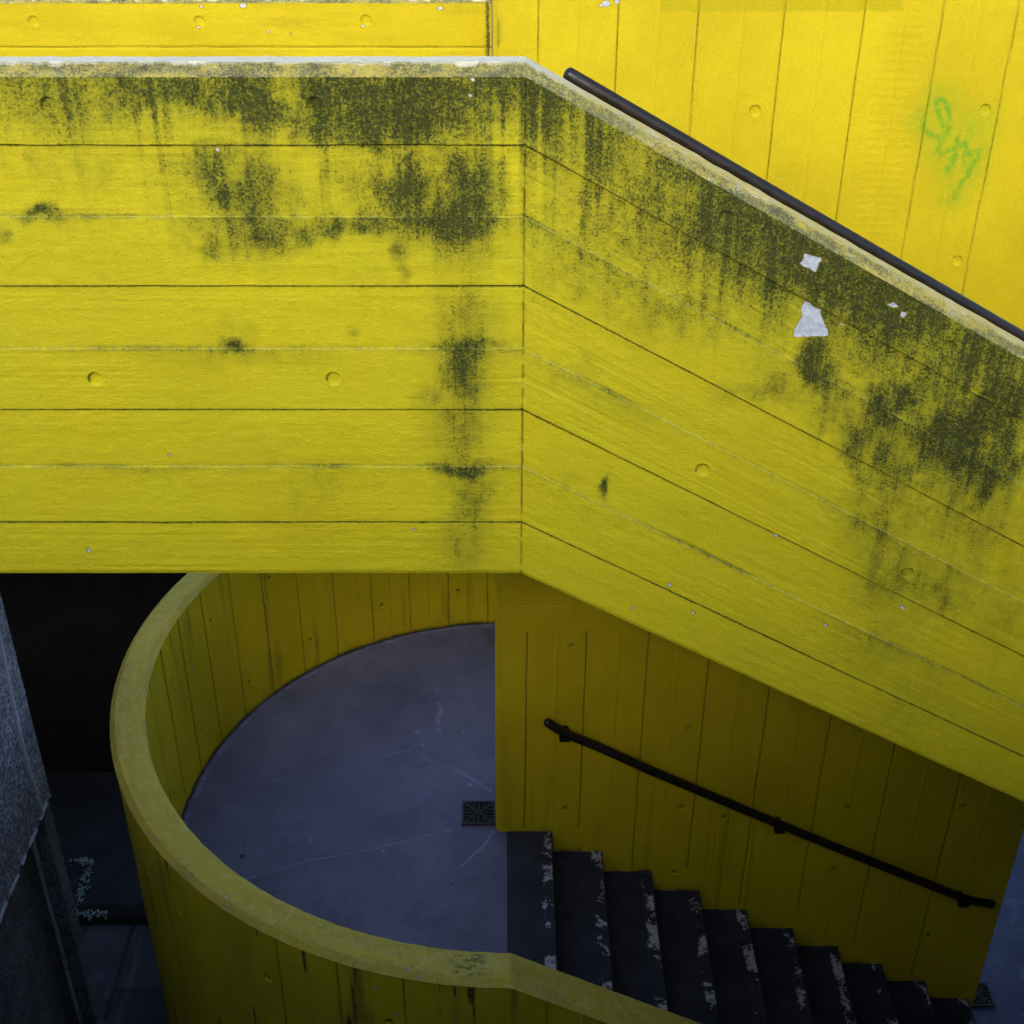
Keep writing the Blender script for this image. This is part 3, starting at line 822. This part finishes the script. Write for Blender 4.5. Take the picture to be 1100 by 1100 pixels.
        for _ in range(60):
            ss = r0.uniform(0, math.pi * RO + 1.0); rr = r0.uniform(0, .06) if r0.random() < .7 else r0.uniform(0, TC); q = r0.uniform(.002, .006)
            cp_ = np.minimum(cp_, np.hypot(s_ - ss, rin - rr) - q)
        chs.append(cp_)
    c = loft('coping', np.stack(rings, 1), M_COPE2, None, {'stain_shade': np.clip(np.stack(sts, 1), 0, 1), 'chip': np.stack(chs, 1)}, sharp=30)
    adopt(root, w, c)
round_parapet()

# ================================================================== 5. LANDING FLOOR
def landing_floor():
    zf = HC - HF
    x0, x1 = XL - RO + TC - .01, XL
    xs = lin(x0, .12 * B, .007); ys = lin(YC - RO + TC - .01, YC + RO - TC + .01, .007)
    X, Y = np.meshgrid(xs, ys, indexing='ij')
    r = np.hypot(np.minimum(X - XL, 0), Y - YC)
    Z = zf + (fbm(X * 2, Y * 2, 900, 3) - .5) * .006
    dist = (RO - TC) - r
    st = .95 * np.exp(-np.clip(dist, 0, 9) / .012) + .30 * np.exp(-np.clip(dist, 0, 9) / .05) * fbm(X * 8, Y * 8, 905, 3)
    st = np.maximum(st, .5 * np.exp(-((X - atz(530, 690, HF)[0]) / .12) ** 2 - ((Y - atz(480, 685, HF)[1]) / .18) ** 2))
    for (a, b, rr, k) in [(260, 920, .022, .9), (262, 908, .012, .7), (505, 800, .01, .4)]:
        q = atz(a, b, HF); st = np.maximum(st, k * np.exp(-(np.hypot(X - q[0], Y - q[1]) / rr) ** 2))
    sc_ = np.zeros(X.shape)
    lines = [((261,945),(330,925),(400,912),(494,889),.004,.8),((385,825),(400,815),(440,805),(531,742),.003,.55),((490,828),(500,832),(515,842),(528,850),.006,.9),
             ((496,930),(505,922),(520,908),(530,893),.006,.9),((390,690),(398,700),(410,715),(430,720),.004,.6),((360,955),(372,970),(385,985),(396,1002),.004,-.6),
             ((470,755),(475,765),(470,770),(472,785),.010,.8),((440,770),(455,768),(460,770),(470,780),.004,.4),((330,760),(350,770),(380,800),(420,830),.003,.35),
             ((430,995),(450,970),(470,950),(500,930),.005,-.5),((455,815),(470,820),(480,822),(490,826),.004,.6),((300,730),(320,725),(350,715),(380,705),.003,.4)]
    for L in lines:
        q = [atz(*p, HF) for p in L[:4]]
        d = np.full(X.shape, 9.0)
        for a, b in zip(q[:-1], q[1:]): d = np.minimum(d, segdist(X, Y, a[0], a[1], b[0], b[1]))
        v = np.exp(-(d / L[4]) ** 2)
        if L[5] > 0: sc_ = np.maximum(sc_, v * L[5])
        else: st = np.maximum(st, -L[5] * v)
    for (a, b, rr) in [(470,742,.02),(474,765,.018),(471,782,.014),(448,786,.014),(455,800,.012),(497,786,.008),(334,902,.010),(296,921,.007),(428,944,.008),(240,795,.006),(505,843,.012),(300,762,.006),(415,812,.005)]:
        q = atz(a, b, HF); sc_ = np.maximum(sc_, 1.0 * np.exp(-(np.hypot((X - q[0]) * 1.3, Y - q[1]) / rr) ** 2))
    sc_ = np.maximum(sc_, .8 * np.exp(-((dist - .030) / .010) ** 2) * sstep(.45, .65, fbm(X * 9, Y * 9, 912, 4)))
    rg = np.random.default_rng(19)
    for _ in range(150):                                # grit and old paint spots
        gx, gy = rg.uniform(x0, .1), rg.uniform(YC - RO, YC + RO); rr = rg.uniform(.003, .009)
        i0, i1 = np.searchsorted(xs, [gx - .03, gx + .03]); j0, j1 = np.searchsorted(ys, [gy - .03, gy + .03])
        if i1 > i0 and j1 > j0:
            v = rg.uniform(.4, .9) * np.exp(-(np.hypot(X[i0:i1, j0:j1] - gx, Y[i0:i1, j0:j1] - gy) / rr) ** 2)
            if rg.random() < .6: sc_[i0:i1, j0:j1] = np.maximum(sc_[i0:i1, j0:j1], v)
            else: st[i0:i1, j0:j1] = np.maximum(st[i0:i1, j0:j1], v)
    V = np.stack([X, Y, Z], -1).reshape(-1, 3); Q = grid_quads(len(xs), len(ys))
    inside = (r <= RO - TC * .4).ravel()
    Q = Q[inside[Q].all(1)]
    me = quads_mesh('landing_floor', V, Q, {'stain_shade': np.clip(st, 0, 1), 'scuff': sc_})
    o = struct(link('landing_floor', me, M_FLOOR))
    a = np.linspace(math.pi / 2, 3 * math.pi / 2, 60)
    pts = [(XL + (RO - .03) * math.cos(t), YC + (RO - .03) * math.sin(t)) for t in a]
    struct(ngon_prism('landing_slab', pts, zf - .22, zf - .012, M_CONC, None, 0, 'Z'))
landing_floor()

# ================================================================== 6. STEPS
st_root = thing('staircase', (1.43 * B, Y1 + TC, HC - HF), 'dark painted steps with worn white nosings going down to the right along the yellow wall', 'stairs')
ya, yb = Y1 + TC - .004, Y2 + .004
step_objs = []
for n in range(0, 11):
    top = HC - HF - RISER * n
    nos = 1.43 * B + GOING * n                              # nosing that ends tread n
    back = (.12 * B) if n == 0 else nos - GOING - .03
    if n == 10: break
    # outline in (x,z): tread, rounded nosing, raking riser
    w = nos - back
    pts = [(-w, -.10), (-w, 0), (-.008, 0), (-.002, -.003), (0, -.010), (-.004, -.030), (-.020, -RISER - .02), (-.10, -RISER - .10), (-w, -RISER - .08)]
    o = ngon_prism('step', [(a, b) for a, b in pts], 0, yb - ya, M_TREAD, None, 0)
    o.location = (nos, ya, top)
    step_objs.append(o)
adopt(st_root, *step_objs)
# flank slab under the flight
ngp = [(XL, HC - HF - .25), (1.43 * B + GOING * 10, HC - HF - 10 * RISER - .28), (1.43 * B + GOING * 10, HC - HF - 10 * RISER - .005), (1.43 * B + GOING * 9.4, HC - HF - 9.4 * RISER - .2), (XL + .05, HC - HF - .2)]
fl = ngon_prism('flight_slab', ngp, ya + .01, yb - .012, M_CONC); adopt(st_root, fl)

# ================================================================== 7. HANDRAILS
def bracket(px, root, p, wall_y, r):
    """short arm from the wall to the underside of the rail with a round plate"""
    p = np.array(p)
    b = tube('bracket', [p + [0, 0, -.0], p + [0, .012, -.042], p + [0, (wall_y - p[1]) * .6, -.055], (p[0], wall_y + .004, p[2] - .055)], .011, M_RAIL, None, 12, False)
    a = np.linspace(0, 2 * math.pi, 18, endpoint=False)
    s_ = 1 if wall_y > p[1] else -1
    pl_ = ngon_prism('wall_plate', [(p[0] + .027 * math.cos(t), p[2] - .055 + .027 * math.sin(t)) for t in a], wall_y - .010 * s_, wall_y + .003 * s_, M_RAIL)
    sd = box('saddle', p[0] - .028, p[0] + .028, p[1] - r * .8, p[1] + r * .8, p[2] - r - .022, p[2] - r * .5, M_RAIL, None, .005)
    adopt(root, b, pl_, sd)

YR = 18.85 * B
r0 = at(611, 80, YR); r1 = at(1100, 364, YR)
d = (r1 - r0) / (r1[0] - r0[0])
pts = [r0 + d * t for t in np.linspace(0, 2.55, 24)]
hr = thing('handrail', tuple(r0), 'black tubular handrail running along the inside of the front parapet, over the pale coping', 'handrail')
ra = tube('rail', pts, .0185, M_RAIL); tg = ra.data.attributes.new('tag', 'FLOAT', 'POINT')
q = at(934, 268, YR)
co = np.array([v.co[:] for v in ra.data.vertices])
adopt(hr, ra)
for t in (.085, 1.15, 2.2): bracket(0, hr, r0 + d * t, Y1 + FRONT_T, .0185)

YL = Y2 - .085
pp = [(588, 776), (597, 782), (610, 789), (640, 801), (700, 828), (836, 885), (900, 911), (1000, 951), (1030, 963), (1045, 968), (1066, 971)]
pts = [at(a, b, YL) for a, b in pp]
hl = thing('handrail', tuple(pts[0]), 'dark tubular handrail fixed to the shaded yellow wall above the dark steps', 'handrail')
ra2 = tube('rail', pts, .0225, M_RAIL); adopt(hl, ra2)
for a, b in ((607, 787), (838, 886), (1036, 966)): bracket(0, hl, at(a, b, YL), Y2, .026)

# ================================================================== 8. DRAINS
def drain(x0, y0, x1, y1, z, label):
    cx, cy = (x0 + x1) / 2, (y0 + y1) / 2; w, h = (x1 - x0), (y1 - y0)
    root = thing('drain_grate', (cx, cy, z), label, 'drain', 'floor drains')
    P = [box('pit', x0 + .006, x1 - .006, y0 + .006, y1 - .006, z - .02, z + .003, M_HOLE)]
    f = .011
    zt = z + .010
    fr = []
    for (a, b, c, e) in ((x0, x1, y0, y0 + f), (x0, x1, y1 - f, y1), (x0, x0 + f, y0 + f, y1 - f), (x1 - f, x1, y0 + f, y1 - f)):
        fr.append((a, b, c, e))
    import bmesh
    def boxes(name, L, z0, z1):
        bm = bmesh.new()
        for pts4 in L:
            v0 = [bm.verts.new((p[0], p[1], z0)) for p in pts4]; v1 = [bm.verts.new((p[0], p[1], z1)) for p in pts4]
            bm.faces.new(v0[::-1]); bm.faces.new(v1)
            for i in range(4): bm.faces.new((v0[i], v0[(i + 1) % 4], v1[(i + 1) % 4], v1[i]))
        bmesh.ops.recalc_face_normals(bm, faces=bm.faces)
        me = bpy.data.meshes.new(name); bm.to_mesh(me); bm.free(); return link(name, me, M_IRON)
    P.append(boxes('frame', [[(a, c), (b, c), (b, e), (a, e)] for a, b, c, e in fr], z + .0005, zt))
    bars = []
    def bar(p, q, t):
        p, q = np.array(p), np.array(q); n = (q - p) / np.linalg.norm(q - p); n = np.array([-n[1], n[0]]) * t / 2
        bars.append([p - n, q - n, q + n, p + n])
    hw, hh = w / 2 - f, h / 2 - f
    bar((cx - hw, cy - hh), (cx + hw, cy + hh), .008); bar((cx - hw, cy + hh), (cx + hw, cy - hh), .008)
    cross = boxes('cross_bars', bars, z + .003, zt - .001); P.append(cross)
    bars = []
    for k in (-.66, -.33, 0, .33, .66):
        # bars run from the rim to the diagonals, as in the cast pattern
        g = max(abs(k), .12)
        bar((cx - hw, cy + k * hh), (cx - g * hw, cy + k * hh), .006); bar((cx + g * hw, cy + k * hh), (cx + hw, cy + k * hh), .006)
        bar((cx + k * hw, cy - hh), (cx + k * hw, cy - g * hh), .006); bar((cx + k * hw, cy + g * hh), (cx + k * hw, cy + hh), .006)
    P.append(boxes('grate_bars', bars, z + .003, zt - .002))
    adopt(root, *P)
a = atz(496, 887, HF); b = atz(530, 862, HF)
drain(a[0], a[1], XW0 - .024, b[1], HC - HF + .003, 'square iron drain on the round blue landing beside the yellow wall end')
drain(15.1 * B, 27.75 * B, 15.98 * B, 28.65 * B, .004, 'iron drain on the lower floor at the foot of the steps, half hidden')

# ================================================================== 9. GROUND, LOWER FLOOR, LEFT WALL, UNDERCROFT
def sheet(name, x0, x1, y0, y1, z, step, mat, fn=None):
    xs, ys = lin(x0, x1, step), lin(y0, y1, step)
    X, Y = np.meshgrid(xs, ys, indexing='ij')
    Z = z + (fbm(X * 1.5, Y * 1.5, 950, 3) - .5) * .004
    A = {}
    if fn:
        A, dzz = fn(X, Y); Z = Z + dzz
    return struct(link(name, quads_mesh(name, np.stack([X, Y, Z], -1).reshape(-1, 3), grid_quads(len(xs), len(ys)), A), mat))
me = quads_mesh('ground', [(-60, -60, -.02), (60, -60, -.02), (60, 60, -.02), (-60, 60, -.02)], [(0, 1, 2, 3)])
struct(link('ground', me, M_PAVE))
sx = atz(143, 995, 36.55 * B)[0]; sy = atz(143, 1064, 36.55 * B)[1]
def pave(X, Y):
    d = np.minimum(abs(X - sx + (fbm(Y * 5, Y * 0, 960, 2) - .5) * .02), np.where(X > sx, abs(Y - sy), 9))
    d = np.minimum(d, abs(Y - (sy + 2.4)) + 0 * X)
    st = .95 * np.exp(-(d / .012) ** 2) + .4 * sstep(.45, .7, fbm(X * 2, Y * 3, 965, 4))
    sc = .5 * sstep(.6, .75, fbm(X * 22, Y * 3, 966, 3))
    return {'stain_shade': np.clip(st, 0, 1), 'scuff': sc}, -.006 * np.exp(-(d / .008) ** 2)
ystep = atz(110, 994, 36.55 * B)[1]
sheet('pavement', -4.8, .0, 3.4, ystep, 0, .012, M_PAVE, pave)
sheet('lower_floor', 2.55, 5.2, 3.2, 7.6, 0, .02, M_FLOOR2, lambda X, Y: ({'stain_shade': .3 * fbm(X * 3, Y * 3, 970, 4), 'scuff': .6 * sstep(.66, .74, fbm(X * 9, Y * 9, 972, 4))}, 0))

# raised paving beyond a dark kerb step, under the bridge
stp = .075
kx0, kx1 = -15.6 * B, -9.7 * B
ke = box('kerb', kx0, XL - RO * .72, ystep, ystep + .10, -.02, stp, M_BLACK, None, .006)
struct(ke)
struct(box('upper_pavement', -29.5 * B, -.5, ystep + .102, 38.25 * B, -.02, stp - .006, M_DARKPAVE))

# left roughcast wall: upper face, lower face set back, pale drip edge
XWL, YF = -12.6 * B, 27.0 * B
def left_wall():
    root = thing('side_wall', (XWL - .15, 4.0, 0), 'grey roughcast concrete wall at the left edge under the front parapet', 'wall')
    zc = at(57, 852, YF)[2]
    ys = lin(2.6, YF, .012); zs = joinlin(lin(zc, 3.4, .012), np.array([4.2]))
    Yg, Zg = np.meshgrid(ys, zs, indexing='ij')
    h = (fbm(Yg * 12, Zg * 12, 980, 3) - .5) * .004
    e = YF - Yg
    rib = np.exp(-((e - .135 - .035 * np.sin(Zg * 3 + 1)) / .022) ** 2)
    h = h + rib * .012
    P = np.stack([XWL + h, Yg, Zg], -1)
    rest = [np.stack([np.full_like(ys, XWL - .3), ys, np.full_like(ys, z)], -1) for z in (4.2, zc)]
    R = np.concatenate([P, np.stack(rest, 1)], 1)
    sc = np.concatenate([rib * .9, np.zeros((len(ys), 2))], 1); st = np.concatenate([.9 * np.exp(-(Zg - zc) / .012) * 0, np.zeros((len(ys), 2))], 1)
    if R.shape[1] % 2: R = np.concatenate([R, (R[:, -1:] + R[:, :1]) * .5], 1); sc = np.concatenate([sc, sc[:, -1:]], 1); st = np.concatenate([st, st[:, -1:]], 1)
    up = loft('upper_face', R, M_ROUGH, None, {'scuff': sc, 'stain_shade': st}, sharp=50, flip=True)
    dr = tube('drip_edge', [(XWL + .004, y_, zc + .004 + .004 * math.sin(y_ * 20)) for y_ in np.linspace(2.6, YF - .02, 40)], .010, M_BEAD, None, 8, False)
    # lower part: near portion with a chamfered end, far portion set back
    yk = YF - .12
    n = [(2.6, 0), (2.6, zc - .003), (yk, zc - .003), (yk, 0)]
    low = ngon_prism('lower_face', n, XWL - .40, XWL - .095, M_ROUGHLOW, None, .006, 'X')
    bead = tube('lit_edge', [(XWL - .092 + .003 * math.sin(z_ * 9), yk - .006, z_) for z_ in np.linspace(.0, zc - .004, 30)], .013, M_BEAD, None, 8, False)  # pale tube puts the lit corner edge into colour
    far = ngon_prism('end_post', [(yk + .0005, 0), (yk + .0005, zc - .003), (YF - .003, zc - .003), (YF - .003, 0)], XWL - .40, XWL - .012, M_ROUGHLOW, None, .006, 'X')
    adopt(root, up, dr, low, far, bead)
left_wall()

# undercroft: black back wall; side and ceiling are unseen, added to keep light out
bw_ = box('back_wall', -30 * B, -10.5 * B, 38.3 * B, 38.3 * B + .3, -.1, HC - 20 * B, M_BLACK)
tag(bw_, 'back wall of the dark space beneath the bridge at the left, coloured black to stand in for shade', 'wall')
sw_ = box('shade_end_wall', -30 * B - .3, -30 * B - .002, 24 * B, 38.3 * B + .3, -.1, HC - 14 * B, M_BLACK)
tag(sw_, 'unseen black side wall added to keep light out of the space beneath the bridge', 'wall')
rf = box('shade_ceiling', -30 * B, -13.6 * B, 28.8 * B, 38.6 * B, HC - 19.9 * B, HC - 18.8 * B, M_BLACK); struct(rf)

# bridge deck / upper landing, upper flight with its steps
zl = HC - 10.35 * B
deck = box('upper_landing', -4.6, XK - .02, Y1 + FRONT_T + .002, YB + .14, HC - 12.05 * B, zl, M_PAVE); struct(deck)
ufl = thing('staircase', (XK, Y1 + .3, zl), 'upper flight of steps hidden behind the sloping front parapet', 'stairs')
us = []
for n in range(1, 11):
    xa = 1.0 * B + GOING * (n - 1); top = zl - RISER * n
    us.append(ngon_prism('step', [(xa - .02, top - .12 - RISER * .5), (xa, top - .0), (xa + GOING, top), (xa + GOING, top - RISER), (xa + GOING - .02, top - RISER - .12)], Y1 + FRONT_T + .002, Y2 - .003, M_TREAD))
us.append(ngon_prism('flight_slab', [(XK - .02, HC - 11.4 * B), (XK - .02, HC - 12.05 * B), (2.75, HC - 12.05 * B - (2.75 - XK) * TAN), (2.75, HC - 11.4 * B - (2.75 - XK) * TAN)], Y1 + FRONT_T + .004, Y2 - .004, M_PAVE))
adopt(ufl, *us)

# added, unseen solid platform below the camera, shaped to shade the stair pit
wk = box('shade_walkway', -9, 9, -2.5, 1.2, -.1, HC - 1.67, M_PAVE); struct(wk)


struct(box('shade_deck', 2.2, 9, 1.203, Y1 - .05, HC - 1.95, HC - 1.68, M_PAVE))  # added, unseen: cuts sky light off the right of the pit
struct(box('middle_landing', 2.76, 4.9, Y1 + FRONT_T + .01, 38 * B, HC - 20.3 * B, HC - 18.7 * B, M_PAVE))
struct(box('shade_pit_end', 5.2, 5.5, 1.2, 9, -.1, HC - 8 * B, M_PAVE))  # added, unseen: closes the pit's right side against light

struct(box('shade_back_wall', -9, 9, -2.8, -2.51, -.1, HC + 1.25, M_CONC))  # added, unseen behind the camera: blocks low sky, dims the front parapet

# weeds along the kerb and the joint in the raised paving
def weeds():
    V = []; Q = []
    r = np.random.default_rng(3)
    def leaf(p, L, az, el):
        d = np.array([math.cos(az) * math.cos(el), math.sin(az) * math.cos(el), math.sin(el)])
        w = np.cross(d, [0, 0, 1]); w = w / (np.linalg.norm(w) + 1e-6) * L * .32
        k = len(V); m = p + d * L * .5 + [0, 0, L * .12]
        V.extend([p, m + w, p + d * L, m - w]); Q.append((k, k + 1, k + 2, k + 3))
    zz = stp
    segs = [(atz(76, 926, 36.55 * B - zz), atz(98, 926, 36.55 * B - zz), 40), (atz(98, 926, 36.55 * B - zz), atz(84, 972, 36.55 * B - zz), 110), (atz(78, 982, 36.55 * B - zz), atz(113, 983, 36.55 * B - zz), 90)]
    for a, b, n in segs:
        cl = r.random(int(n / 7) + 2)
        for _ in range(n):
            t = np.clip(cl[r.integers(len(cl))] + r.normal(0, .035), 0, 1)
            p = a + (b - a) * t + np.array([r.normal(0, .012), r.normal(0, .016), 0]); p[2] = stp - .008 + abs(r.normal(0, .012))
            leaf(p, r.uniform(.014, .032), r.uniform(0, 6.28), r.uniform(.1, 1.1))
    s = NT('weed_leaf')
    c = s.mix(s.noise(40, 2), (.12, .20, .22), (.26, .36, .42))
    m = s.done(c, .45, None, .5)
    o = link('weeds', quads_mesh('weeds', V, Q, smooth=False), m)
    o['kind'] = 'stuff'
    return o
weeds()

# ================================================================== 10. LIGHT, CAMERA
w = bpy.data.worlds.new('World'); sc.world = w; w.use_nodes = True
nt = w.node_tree; bg = nt.nodes['Background']
sky = nt.nodes.new('ShaderNodeTexSky'); sky.sky_type = 'NISHITA'; sky.sun_disc = False
EL, AZ = math.radians(28), math.radians(188)         # azimuth clockwise from +Y
sky.sun_elevation = EL; sky.sun_rotation = AZ
sky.air_density = 1.0; sky.dust_density = 1.5; sky.ozone_density = 1.2
nt.links.new(sky.outputs[0], bg.inputs[0]); bg.inputs[1].default_value = .15
ld = bpy.data.lights.new('sun', 'SUN'); ld.energy = .95; ld.angle = math.radians(22); ld.color = (1, .95, .86)
lo = bpy.data.objects.new('sun', ld); col.objects.link(lo)
from mathutils import Vector
sd = Vector((math.sin(AZ) * math.cos(EL), math.cos(AZ) * math.cos(EL), math.sin(EL)))
lo.rotation_euler = sd.to_track_quat('Z', 'Y').to_euler(); lo.location = (0, -5, 15)

cd = bpy.data.cameras.new('camera'); cam = bpy.data.objects.new('camera', cd); col.objects.link(cam)
cam.location = (0, 0, HC); cam.rotation_euler = (math.pi / 2 - TH, 0, 0)
cd.sensor_fit = 'HORIZONTAL'; cd.sensor_width = 36; cd.lens = 36 * F / 1100
cd.shift_x = 10 / 1100
cd.clip_start = .05; cd.clip_end = 500
sc.camera = cam
sc.view_settings.view_transform = 'Standard'; sc.view_settings.look = 'None'; sc.view_settings.gamma = 1
sc.view_settings.exposure = 1.15
sc.cycles.max_bounces = 8; sc.cycles.diffuse_bounces = 5
